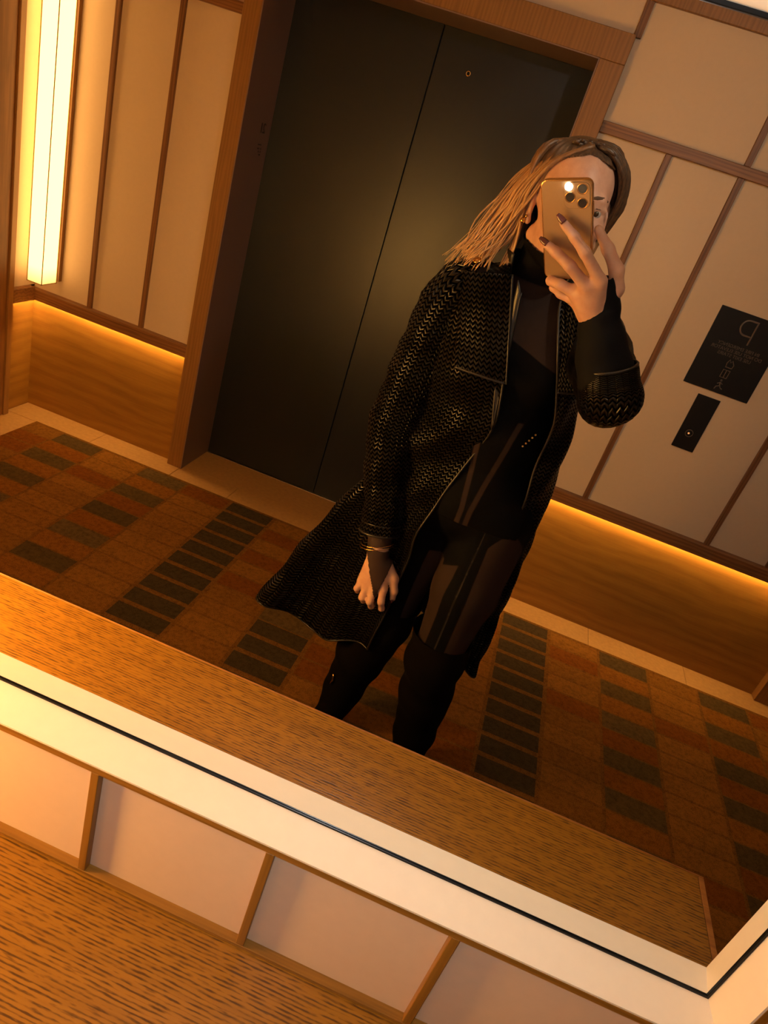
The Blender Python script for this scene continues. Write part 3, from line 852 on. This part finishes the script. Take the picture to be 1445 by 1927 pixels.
# ---------------------------------------------------------------- garments grown from the body surface
def masked(name, a, b_, seam):
    m, nt, b = mat(name)
    k = N(nt, 'ShaderNodeAttribute', attribute_name='Sheer'); q = N(nt, 'ShaderNodeAttribute', attribute_name='Seam')
    f = ramp(nt, math_n(nt, 'MULTIPLY_ADD', k.outputs[2], 400, .5), [(.0, (0, 0, 0)), (1.0, (1, 1, 1))])
    g = ramp(nt, math_n(nt, 'MULTIPLY_ADD', q.outputs[2], 500, .5), [(.0, (0, 0, 0)), (1.0, (1, 1, 1))])
    nt.links.new(mixc(nt, g, mixc(nt, f, a, b_), seam), b.inputs['Base Color'])
    b.inputs['Roughness'].default_value = .75; b.inputs['Specular IOR Level'].default_value = .07
    return m
STRETCH = masked('stretch_knit_with_sheer_panels', (.0018, .0018, .0022), (.026, .0155, .0125), (.026, .021, .019))
def garment(name, sel, off, material, sheer=None, seam=None, thick=.0012):
    f = BF[sel]; ids = np.unique(f); mp = np.full(len(BV), -1); mp[ids] = np.arange(len(ids))
    V = BV[ids] + BNV[ids] * off
    o = mesh_np(name, flip(V), mp[f][:, ::-1], material, person, True)
    for nm, fn in (('Sheer', sheer), ('Seam', seam)):
        at = o.data.attributes.new(nm, 'FLOAT', 'POINT')
        p = BV[ids]
        at.data.foreach_set('value', (fn(p[:, 0], p[:, 1], p[:, 2]) if fn else np.full(len(ids), -1.)).astype(np.float32))
    s = o.modifiers.new('smooth', 'SMOOTH'); s.factor = .5; s.iterations = 6
    t = o.modifiers.new('solid', 'SOLIDIFY'); t.thickness = thick; t.offset = 1
    return o
X, Yc, Z = fc[:, 0], fc[:, 1], fc[:, 2]
torso_x = (X > -.16) & (X < .145)
top_sel = (Z > .86) & (Z < 1.482 - .25 * np.clip(.90 - Yc, 0, .2)) & ((torso_x & (Z < 1.36) & (Yc > .80)) | ((Z >= 1.30) & (Yc > .82) & (X > -.19) & (X < .12)))
def top_sheer(x, y, z):
    chest = np.minimum(z - (1.285 - .35 * (x + .02)), 1.40 - z)
    strap = np.minimum(.0058 - np.abs(np.abs(x - .012) - (.010 + .13 * np.clip(z - .90, 0, 1))), 1.125 - z)
    return np.maximum(chest, strap)
garment('bodysuit', top_sel, .0035, STRETCH, top_sheer)
leg_sel = (Z < .93) & (Z > .34) & (np.abs(X) < .26) & (Yc > .80)
hand_l = (Yc < .884) & (X < -.06) & (Z > .53) & (Z < .72)
leg_sel &= ~hand_l & ~((X < -.13) & (Z > .66))
def leg_th(x, y): return np.arctan2(x - np.where(x > .012, .086, -.060), np.where(x > .012, .91, .955) - y)      # angle round the leg, 0 faces the mirror
def leg_sheer(x, y, z):
    th = leg_th(x, y); r = x > .012
    a = np.minimum(np.minimum(th - .10, 1.45 - th) * .08, .868 - .10 * (th - .75) ** 2 - z)
    b = np.minimum((-.55 - th) * .08, .735 + .05 * (th + .9) - z)
    c = np.minimum((th - .45) * .08, .735 - z)
    return np.where(r, np.maximum(a, b), c)
def leg_seam(x, y, z):
    th = leg_th(x, y)
    return np.where(x > .012, np.minimum(.0016 - np.abs(th + .20) * .08, .88 - z), -1.)
garment('leggings', leg_sel, .0025, STRETCH, leg_sheer, leg_seam)
# undersleeve ends: cuff tapering to a loop between the fingers
def axis_sel(a, b, rad, lo, hi):
    a, b = np.array(a), np.array(b); d = (b - a) / np.linalg.norm(b - a)
    t = (fc - a) @ d; r = np.linalg.norm(fc - a - t[:, None] * d, axis=1)
    return t, r, (t > lo) & (t < hi) & (r < rad)
el, wr = np.array((-.185, .895, .86)), np.array((-.150, .862, .705))
t, r, s1 = axis_sel(el, wr, .06, .02, .155)
taper = (Z < .712) & (Z > .588) & hand_l & (np.abs(X - (-.139 + .20 * (.70 - Z))) < .004 + .030 * np.clip((Z - .590) / .11, 0, 1)) & (BNV[BF].mean(1)[:, 1] < .15)
garment('sleeve_loop', (s1 & (X < -.10)) | taper, .0028, SHEER)
# ---------------------------------------------------------------- boots
def boot(pts, sx, label):
    lo = (min(p[0] for p in pts) - .13, .70, 0.0); hi = (max(p[0] for p in pts) + .13, 1.06, .56)
    K = Field(lo, hi, .005)
    K.chain(pts, .02)
    ax, ay = pts[-1][0], pts[-1][1]
    K.chain([(ax, ay, .105, .045), (ax + sx * .010, ay - .065, .062, .040), (ax + sx * .018, ay - .125, .034, .031), (ax + sx * .020, ay - .165, .026, .022)], .02)
    K.chain([(ax, ay + .030, .075, .026), (ax, ay + .035, .008, .012)], .01)
    K.cone((ax + sx * .012, ay - .09, .010), (ax + sx * .020, ay - .16, .010), .032, .024, .006)
    V, F = K.mesh()
    # suede slouch folds
    cz = V[:, 2]
    n = vnormals(V, F)
    V = V + n * (.0035 * np.sin(cz * 62 + V[:, 0] * 30) * np.clip(cz - .12, 0, .2) * 4)[:, None]
    keep = V[F].mean(1)[:, 2] < (pts[0][2] + .004 - .12 * 0)
    F = F[keep]
    V[:, 2] = np.maximum(V[:, 2], .0052)
    o = mesh_np('boot', flip(V), F[:, ::-1], SUEDE, person)
    s = o.modifiers.new('smooth', 'SMOOTH'); s.factor = .5; s.iterations = 4
    o['label'] = label
    return o
bo = boot([(.080, .905, .515, .083), (.084, .890, .43, .074), (.098, .91, .30, .070), (.112, .925, .15, .058), (.115, .93, .10, .047)], 1, 'black suede thigh-high boot')
bl = boot([(-.076, .985, .50, .080), (-.088, .968, .42, .078), (-.108, .968, .30, .070), (-.126, .976, .15, .056), (-.130, .980, .10, .048)], -1, 'black suede thigh-high boot')
obj('zip_pull', *tube([(-.160, -.918, .235), (-.157, -.917, .215), (-.160, -.919, .197)], [.0022, .0035, .0022], 6), GOLD, bl, True)

# ---------------------------------------------------------------- coat
RINGS = [
 (1.415, [(-.085, .865), (-.098, .885), (-.100, .925), (-.088, .965), (-.062, .988), (-.028, .996), (.008, .988), (.034, .965), (.046, .925), (.044, .885), (.028, .865)]),
 (1.365, [(-.072, .845), (-.120, .865), (-.178, .925), (-.168, .975), (-.100, 1.005), (-.028, 1.012), (.045, 1.005), (.112, .975), (.122, .925), (.070, .865), (.040, .845)]),
 (1.29, [(-.045, .828), (-.120, .845), (-.205, .915), (-.192, .985), (-.115, 1.030), (-.022, 1.040), (.070, 1.030), (.135, .985), (.150, .915), (.105, .850), (.066, .828)]),
 (1.19, [(-.012, .822), (-.105, .838), (-.185, .905), (-.180, .985), (-.110, 1.036), (-.015, 1.048), (.080, 1.036), (.142, .985), (.153, .915), (.130, .862), (.108, .838)]),
 (1.10, [(.000, .838), (-.085, .850), (-.160, .905), (-.162, .985), (-.100, 1.030), (-.008, 1.042), (.086, 1.030), (.155, .985), (.170, .930), (.150, .885), (.118, .862)]),
 (.98, [(-.030, .848), (-.110, .868), (-.190, .915), (-.185, .995), (-.110, 1.048), (.000, 1.060), (.100, 1.048), (.165, .995), (.181, .945), (.165, .900), (.125, .872)]),
 (.83, [(-.068, .835), (-.140, .890), (-.240, .915), (-.225, 1.000), (-.120, 1.065), (.000, 1.078), (.115, 1.060), (.175, 1.005), (.188, .955), (.178, .915), (.140, .888)]),
 (.70, [(-.074, .862), (-.165, .905), (-.292, .910), (-.275, 1.005), (-.135, 1.075), (.000, 1.090), (.120, 1.068), (.180, 1.012), (.191, .962), (.184, .925), (.150, .900)]),
 (.55, [(-.080, .878), (-.190, .915), (-.345, .912), (-.325, 1.010), (-.165, 1.085), (-.010, 1.100), (.125, 1.078), (.185, 1.020), (.194, .970), (.188, .935), (.156, .910)]),
 (.41, [(-.092, .880), (-.215, .915), (-.392, .905), (-.365, 1.015), (-.190, 1.090), (-.020, 1.105), (.130, 1.085), (.190, 1.030), (.196, .980), (.192, .945), (.160, .918)])]
def coat():
    nu, nv = 150, 120
    zs = [r[0] for r in RINGS]
    rows = np.array([catmull([(x, y, z) for x, y in pts], nu) for z, pts in RINGS])
    G = np.array([catmull(rows[:, i], nv) for i in range(nu)]).transpose(1, 0, 2)      # [v][u]
    s = np.linspace(0, 1, nu)
    for j in range(nv):
        t = np.clip((.98 - G[j, 0, 2]) / .57, 0, 1)
        g = G[j]; d = np.gradient(g, axis=0); nrm = np.stack([d[:, 1], -d[:, 0], np.zeros(nu)], 1); nrm /= np.linalg.norm(nrm, axis=1)[:, None] + 1e-9
        fold = .030 * t * np.sin(s * 46 + 1.0) * np.clip(np.minimum(s, 1 - s) * 9, 0, 1) * np.where(s < .42, 1.0, .35) + .004 * np.sin(s * 31 + g[:, 2] * 38)
        G[j] = g + nrm * fold[:, None]
        G[j, :, 2] += t * (.012 * np.sin(s * 40) - .055 * np.clip(1 - abs(s - .13) / .2, 0, 1) * t)
    V = G.reshape(-1, 3); F = []
    for j in range(nv - 1):
        for i in range(nu - 1):
            a = j * nu + i; F.append((a, a + 1, a + nu + 1, a + nu))
    F = np.array(F)
    arc = np.cumsum(np.r_[0, np.linalg.norm(np.diff(G[60], axis=0), axis=1)])
    va = np.cumsum(np.r_[0, np.linalg.norm(np.diff(G[:, 20], axis=0), axis=1)])
    o = mesh_np('coat', flip(V), F[:, ::-1], LEA, person)
    uvl = o.data.uv_layers.new(name='UVMap'); li = np.zeros(len(o.data.loops), np.int32); o.data.loops.foreach_get('vertex_index', li)
    uv = np.stack([arc[li % nu], va[li // nu]], 1); uvl.data.foreach_set('uv', uv.astype(np.float32).ravel())
    o.data.materials.append(LINING)
    so = o.modifiers.new('solid', 'SOLIDIFY'); so.thickness = .0035; so.offset = 0; so.material_offset = 0; so.use_flip_normals = False
    # piped edges
    for name, pts in (('front_piping', G[8:, 0]), ('front_piping', G[8:, -1]), ('hem_piping', G[-1])):
        obj(name, *tube(flip(pts), .0028, 6), LEA2, o, True)
    return o, G
coat_o, CG = coat()
def sleeve(name, pts, n=40, m=26, wrinkle=.004, parent=None, vs=1.0):
    P = catmull(pts, n); V = []; arc = 0; uvv = []
    upv = Vector((0, 0, 1)); last = None
    for i in range(n):
        p = Vector(P[i][:3]); a = Vector(P[max(i - 1, 0)][:3]); c = Vector(P[min(i + 1, n - 1)][:3]); t = (c - a).normalized()
        if last is None: last = Vector((1, 0, 0)) if abs(t.x) < .8 else Vector((0, 1, 0))
        last = (last - t * last.dot(t)).normalized(); s = t.cross(last)
        if i: arc += (p - Vector(P[i - 1][:3])).length
        for k in range(m):
            an = 2 * math.pi * k / m
            rr = P[i][3] + wrinkle * math.sin(arc * 110 + 2.1 * math.sin(an + 1)) * .6 + wrinkle * .5 * math.sin(arc * 47 + an * 2)
            V.append(p + (last * math.cos(an) + s * math.sin(an)) * rr); uvv.append((an * .055, arc * vs))
    F = []
    uvs = []
    for i in range(n - 1):
        for k in range(m):
            l = (k + 1) % m
            F.append((i * m + k, i * m + l, (i + 1) * m + l, (i + 1) * m + k))
            u0 = 2 * math.pi * k / m * .055; u1 = 2 * math.pi * (k + 1) / m * .055
            uvs += [(u0, uvv[i * m][1]), (u1, uvv[i * m][1]), (u1, uvv[(i + 1) * m][1]), (u0, uvv[(i + 1) * m][1])]
    V = flip(np.array([tuple(v) for v in V]))
    o = mesh_np(name, V, np.array(F), LEA, parent)
    uvl = o.data.uv_layers.new(name='UVMap'); uvl.data.foreach_set('uv', np.array(uvs, np.float32).ravel())
    so = o.modifiers.new('solid', 'SOLIDIFY'); so.thickness = .003; so.offset = 0
    return o, V.reshape(n, m, 3)
sl, SV = sleeve('sleeve', [(-.135, .940, 1.350, .060), (-.172, .938, 1.325, .066), (-.198, .938, 1.22, .062), (-.212, .930, 1.10, .058), (-.220, .922, 1.005, .056), (-.205, .905, .92, .054), (-.180, .890, .83, .049), (-.162, .873, .742, .047)], parent=coat_o)
obj('cuff_piping', *tube(SV[-1], .003, 6, closed=True), LEA2, sl, True)
obj('cuff_piping', *tube(SV[-3], .0022, 6, closed=True), LEA2, sl, True)
sr, SV2 = sleeve('sleeve', [(.085, .945, 1.345, .060), (.125, .905, 1.330, .066), (.158, .815, 1.296, .062), (.178, .735, 1.272, .056), (.178, .700, 1.278, .055), (.166, .698, 1.302, .053), (.152, .697, 1.328, .0490)], parent=coat_o, wrinkle=.003, vs=3.2)
obj('cuff_piping', *tube(SV2[-1], .003, 6, closed=True), LEA2, sr, True)
us, _ = sleeve('sleeve_loop', [(.0845, .6590, 1.4700, .0070), (.0900, .6650, 1.4560, .0140), (.0955, .6760, 1.4400, .0215), (.0985, .686, 1.424, .0275), (.104, .692, 1.400, .0345), (.120, .695, 1.368, .0420), (.142, .698, 1.330, .0470), (.160, .702, 1.300, .0480)], wrinkle=.0022, parent=person)
us.data.materials.clear(); us.data.materials.append(KNIT)
def patch(name, corners, nu, nv, bulge, material, parent, thick=.004):
    # corners: top-left, top-right, bottom-right, bottom-left in (x, Y, z); bulge towards the mirror
    tl, tr, br, bl_ = [np.array(c) for c in corners]; V = []; uv = []
    for j in range(nv):
        t = j / (nv - 1)
        for i in range(nu):
            s = i / (nu - 1)
            p = (tl * (1 - s) + tr * s) * (1 - t) + (bl_ * (1 - s) + br * s) * t
            p = p - np.array((0, bulge * math.sin(math.pi * s) * (.3 + .7 * math.sin(math.pi * min(1, t + .25))), 0))
            V.append(p); uv.append((s * np.linalg.norm(tr - tl) * 1.1, t * np.linalg.norm(bl_ - tl)))
    F = [(j * nu + i, j * nu + i + 1, (j + 1) * nu + i + 1, (j + 1) * nu + i) for j in range(nv - 1) for i in range(nu - 1)]
    o = mesh_np(name, flip(np.array(V)), np.array(F), material, parent)
    uvl = o.data.uv_layers.new(name='UVMap'); li = np.zeros(len(o.data.loops), np.int32); o.data.loops.foreach_get('vertex_index', li)
    uvl.data.foreach_set('uv', np.array(uv, np.float32)[li].ravel())
    so = o.modifiers.new('solid', 'SOLIDIFY'); so.thickness = thick; so.offset = 0
    bd = [V[(nv - 1) * nu + i] for i in range(nu)] + [V[j * nu + nu - 1] for j in range(nv - 2, -1, -1)]
    obj('edge_piping', *tube(flip(np.array(bd)), .0026, 6), LEA2, o, True)
    return o
patch('storm_flap', [(-.178, .885, 1.375), (-.075, .842, 1.405), (-.008, .806, 1.208), (-.120, .822, 1.200)], 24, 30, .012, LEA, coat_o)
patch('storm_flap', [(.045, .845, 1.405), (.120, .885, 1.372), (.140, .835, 1.235), (.095, .818, 1.225)], 20, 26, .006, LEA, coat_o)
patch('lapel', [(-.060, .838, 1.40), (-.046, .834, 1.38), (.000, .826, 1.10), (-.026, .828, 1.19)], 8, 30, .002, LEA2, coat_o)
# stand collar round the neck, open in front
cv, cf = [], []
for j in range(8):
    t = j / 7
    for i in range(40):
        a = math.radians(-128 + 256 * i / 39)
        rx, ry = .068 + .010 * t, .070 + .012 * t
        cv.append((-.028 + rx * math.sin(a), .928 + ry * math.cos(a) - .01 * t, 1.395 + .055 * t - .012 * t * abs(math.sin(a / 2))))
cf = [(j * 40 + i, j * 40 + i + 1, (j + 1) * 40 + i + 1, (j + 1) * 40 + i) for j in range(7) for i in range(39)]
co = mesh_np('collar', flip(np.array(cv)), np.array(cf), LEA2, coat_o)
so = co.modifiers.new('solid', 'SOLIDIFY'); so.thickness = .004
for c in ((-.152, .868, 1.404), (.088, .868, 1.402)):
    obj('shoulder_button', *join([cyl(W3(c), (-.3 if c[0] < 0 else .3, .5, .8), .0085, .004, 16)]), GOLD, coat_o, True)
ch = [cyl((.090 - .004 * i, -.846 + .001 * i, 1.118 - .008 * i), (0, 1, 0), .0022, .003, 8) for i in range(5)]
obj('zip_teeth', *join(ch), GOLD, coat_o)

# ---------------------------------------------------------------- hair, earrings, bangle
def hair():
    V, F, Al = [], [], []
    # cap over the skull
    nu, nv = 180, 120
    base = len(V); ok = {}
    for j in range(nv + 1):
        a = math.pi * .80 * j / nv
        for i in range(nu):
            b = 2 * math.pi * i / nu
            dx, df, du = math.sin(a) * math.sin(b), math.sin(a) * math.cos(b), math.cos(a)
            wob = 1 + .02 * math.sin(b * 9 + a * 3) + .012 * math.sin(b * 23)
            p = hp(dx * .083 * wob, -.012 + df * .099 * wob, .030 + du * .090)
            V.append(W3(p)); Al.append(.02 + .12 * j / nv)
            ok[j * nu + i] = not (df > .26 and du < .665 - .30 * abs(dx)) and not (df > .0 and du < -.10 and abs(dx) > .0)
    for j in range(nv):
        for i in range(nu):
            q = (j * nu + i, j * nu + (i + 1) % nu, (j + 1) * nu + (i + 1) % nu, (j + 1) * nu + i)
            if all(ok[k] for k in q): F.append(q)
    rng = random.Random(11)
    def lock(pts, r0, r1, lo, hi, n=22, sides=6):
        P = catmull(pts, n); rad = [r0 * (1 - (k / (n - 1)) ** 1.6) + r1 * (k / (n - 1)) ** 1.6 for k in range(n)]
        rad[0] = r0 * .5
        v, f = tube([W3(p) for p in P], rad, sides)
        o_ = len(V); V.extend(v); F.extend([tuple(i + o_ for i in q) for q in f])
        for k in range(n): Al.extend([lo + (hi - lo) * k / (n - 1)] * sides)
    outer = np.array([(-.030, .905, 1.668), (-.092, .905, 1.628), (-.140, .915, 1.560), (-.172, .915, 1.472), (-.196, .905, 1.396)])
    inner = np.array([(-.016, .838, 1.656), (-.070, .832, 1.615), (-.096, .852, 1.556), (-.110, .885, 1.475), (-.140, .872, 1.405)])
    back = np.array([(-.020, .960, 1.650), (-.070, .992, 1.590), (-.105, 1.005, 1.510), (-.135, .995, 1.430), (-.160, .975, 1.372)])
    for k in range(210):
        a = rng.random() ** .8; b = rng.random() ** 1.5
        base_ = outer * (1 - a) + inner * a
        p = base_ * (1 - b) + (outer * .45 + back * .55 if rng.random() < .5 else back) * b
        wv = rng.uniform(.005, .015); ph = rng.uniform(0, 6.3)
        q = p.copy()
        for i in range(1, 5):
            q[i] += np.array((math.sin(ph + i * 1.9) * wv, math.cos(ph + i * 1.5) * wv * .7, math.sin(ph * 2 + i) * wv * .4)) * (i / 3)
        q[4] += np.array((rng.uniform(-.012, .02), rng.uniform(-.01, .01), rng.uniform(-.012, .03)))
        lock([tuple(t) for t in q], rng.uniform(.0032, .0062), .0007, rng.uniform(.10, .25), rng.uniform(.75, 1.05))
    # loose fly-away strands
    for k in range(26):
        a = rng.random() * .25
        p = outer * (1 - a) + inner * a
        q = p.copy()
        for i in range(1, 5): q[i] += np.array((rng.uniform(-.016, .004), rng.uniform(-.01, .01), rng.uniform(-.008, .010))) * (i / 3)
        q[4] += np.array((rng.uniform(-.03, .0), 0, rng.uniform(-.05, .01)))
        lock([tuple(t) for t in q], .0007, .0003, .4, 1.0, sides=4)
    # side that falls behind the other shoulder
    r_o = np.array([(-.020, .900, 1.668), (.025, .905, 1.664), (.062, .915, 1.632), (.076, .925, 1.580), (.066, .945, 1.525), (.050, .975, 1.455)])
    r_i = np.array([(-.012, .850, 1.658), (.020, .850, 1.652), (.050, .868, 1.624), (.062, .892, 1.580), (.056, .925, 1.525), (.040, .965, 1.455)])
    for k in range(70):
        a = rng.random(); q = r_o * (1 - a) + r_i * a
        q = q + np.array([[rng.uniform(-.003, .003) for _ in range(3)] for _ in range(6)])
        if rng.random() < .4: q[2:, 1] += .03; q[2:, 0] -= .01
        lock([tuple(t) for t in q], rng.uniform(.0034, .006), .0012, .0, rng.uniform(.06, .22))
    # lengths over the crown and down the back of the head
    for k in range(120):
        t = rng.uniform(-1, 1); p0 = hp(-.004 + .030 * t, rng.uniform(-.05, .05), .106)
        ph = math.radians(180 + 95 * t); cx, sy = math.sin(ph), math.cos(ph)
        q = [p0, hp(cx * .060, -.012 + sy * .070, .098), hp(cx * .086, -.012 + sy * .103, .045), hp(cx * .084, -.016 + sy * .106, -.03),
             hp(cx * .076 - .012, -.020 + sy * .104, -.10), hp(cx * .078 - .03, -.016 + sy * .098, -.16 + rng.uniform(-.02, .02))]
        if sy > .12: continue
        q = [tuple(np.array(a) + np.array([rng.uniform(-.004, .004) for _ in range(3)])) for a in q]
        lock(q, rng.uniform(.004, .0065), .001, .03, rng.uniform(.5, .9))
    o = obj('hair', V, F, HAIR, person, True)
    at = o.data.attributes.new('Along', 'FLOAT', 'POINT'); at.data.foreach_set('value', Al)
hair()
e1 = hp(-.0835, .004, -.040)
obj('earring', *join([sphere(W3(e1), .0058, 10, 6), sphere(W3(e1 + np.array((.004, 0, .009))), .0032, 8, 6)]), GOLD, person, True)
obj('earring', *join([sphere(W3(hp(-.0820, -.002, .0)), .0026, 8, 6), sphere(W3(hp(-.0815, -.004, .010)), .0024, 8, 6)]), M['steel'], person, True)
for dz in (0, .008):
    ring = [(-.157 + .041 * math.cos(a), -.866 + .036 * math.sin(a), .712 + dz + .016 * math.cos(a)) for a in [2 * math.pi * k / 40 for k in range(40)]]
    obj('bangle', *tube(ring, .0009, 6, closed=True), GOLD, person, True)

# ---------------------------------------------------------------- phone held in the right hand
def phone():
    t = tag(empty('smartphone'), 'gold-backed smartphone held up in one hand with its flash shining', 'phone')
    mm = Matrix((RT, UP, FW)).transposed().to_4x4(); mm.translation = CAM - FW * .0042        # local x right, y up, z out of the back
    def place(o): o.data.transform(mm); o.data.flip_normals() if mm.determinant() < 0 else None; return o
    def rbox(x0, x1, y0, y1, z0, z1, r, n=6):
        V, F = [], []
        pts = []
        for cx, cy, a0 in ((x1 - r, y1 - r, 0), (x0 + r, y1 - r, 90), (x0 + r, y0 + r, 180), (x1 - r, y0 + r, 270)):
            for k in range(n + 1):
                a = math.radians(a0 + 90 * k / n); pts.append((cx + r * math.cos(a), cy + r * math.sin(a)))
        for z in (z0, z1): V += [(x, y, z) for x, y in pts]
        m = len(pts)
        F = [tuple(range(m))[::-1], tuple(range(m, 2 * m))] + [(i, (i + 1) % m, m + (i + 1) % m, m + i) for i in range(m)]
        return V, F
    back = plain('phone_gold_glass', (.46, .31, .17), .22, .55); rim = plain('phone_gold_rim', (.62, .38, .17), .22, 1.)
    glass = plain('lens_glass', (.008, .009, .012), .05, spec=.9); scr = plain('phone_screen', (.01, .01, .012), .08)
    x0, x1, y0, y1 = -.067, .015, -.131, .036
    z1 = -.0035
    place(bev(obj('case', *rbox(x0, x1, y0, y1, z1 - .0095, z1 - .0006, .011), rim, t), .0012, 2))
    place(obj('back_glass', *rbox(x0 + .0022, x1 - .0022, y0 + .0022, y1 - .0022, z1 - .0012, z1, .009), back, t))
    place(obj('screen', *rbox(x0 + .002, x1 - .002, y0 + .002, y1 - .002, z1 - .0102, z1 - .0094, .009), scr, t))
    mod = place(bev(obj('camera_module', *rbox(-.0295, .0118, -.0085, .0325, z1 - .0002, z1 + .0012, .010), back, t), .0006))
    for cx, cy in ((0, 0), (0, .0225), (-.0195, .0095)):
        a = [(cx + .0078 * math.cos(u), cy + .0078 * math.sin(u), z1 + .0012) for u in [2 * math.pi * k / 28 for k in range(28)]]
        place(obj('lens_ring', *tube(a, .0009, 8, closed=True), rim, mod, True))
        place(obj('lens', *cyl((cx, cy, z1 + .0006), (0, 0, 1), .0074, .001, 28), glass, mod))
    fx, fy = -.0215, .0262
    place(obj('flash', *cyl((fx, fy, z1 + .0008), (0, 0, 1), .0060, .0012, 24), M['flash'], mod))
    place(obj('side_button', *rbox(x1 - .0002, x1 + .0012, -.02, .0, z1 - .007, z1 - .004, .0006, 2), rim, t))
    li = bpy.data.lights.new('flash_lamp', 'SPOT'); li.energy = FLASH_W; li.color = (1, .95, .91)
    li.spot_size = math.radians(150); li.spot_blend = .9; li.shadow_soft_size = .004
    lo = bpy.data.objects.new('flash_lamp', li); COL.objects.link(lo); lo.parent = t
    lo.matrix_world = Matrix.Translation(mm @ Vector((fx, fy, z1 + .004))) @ Matrix((RT, UP, -FW)).transposed().to_4x4()
phone()
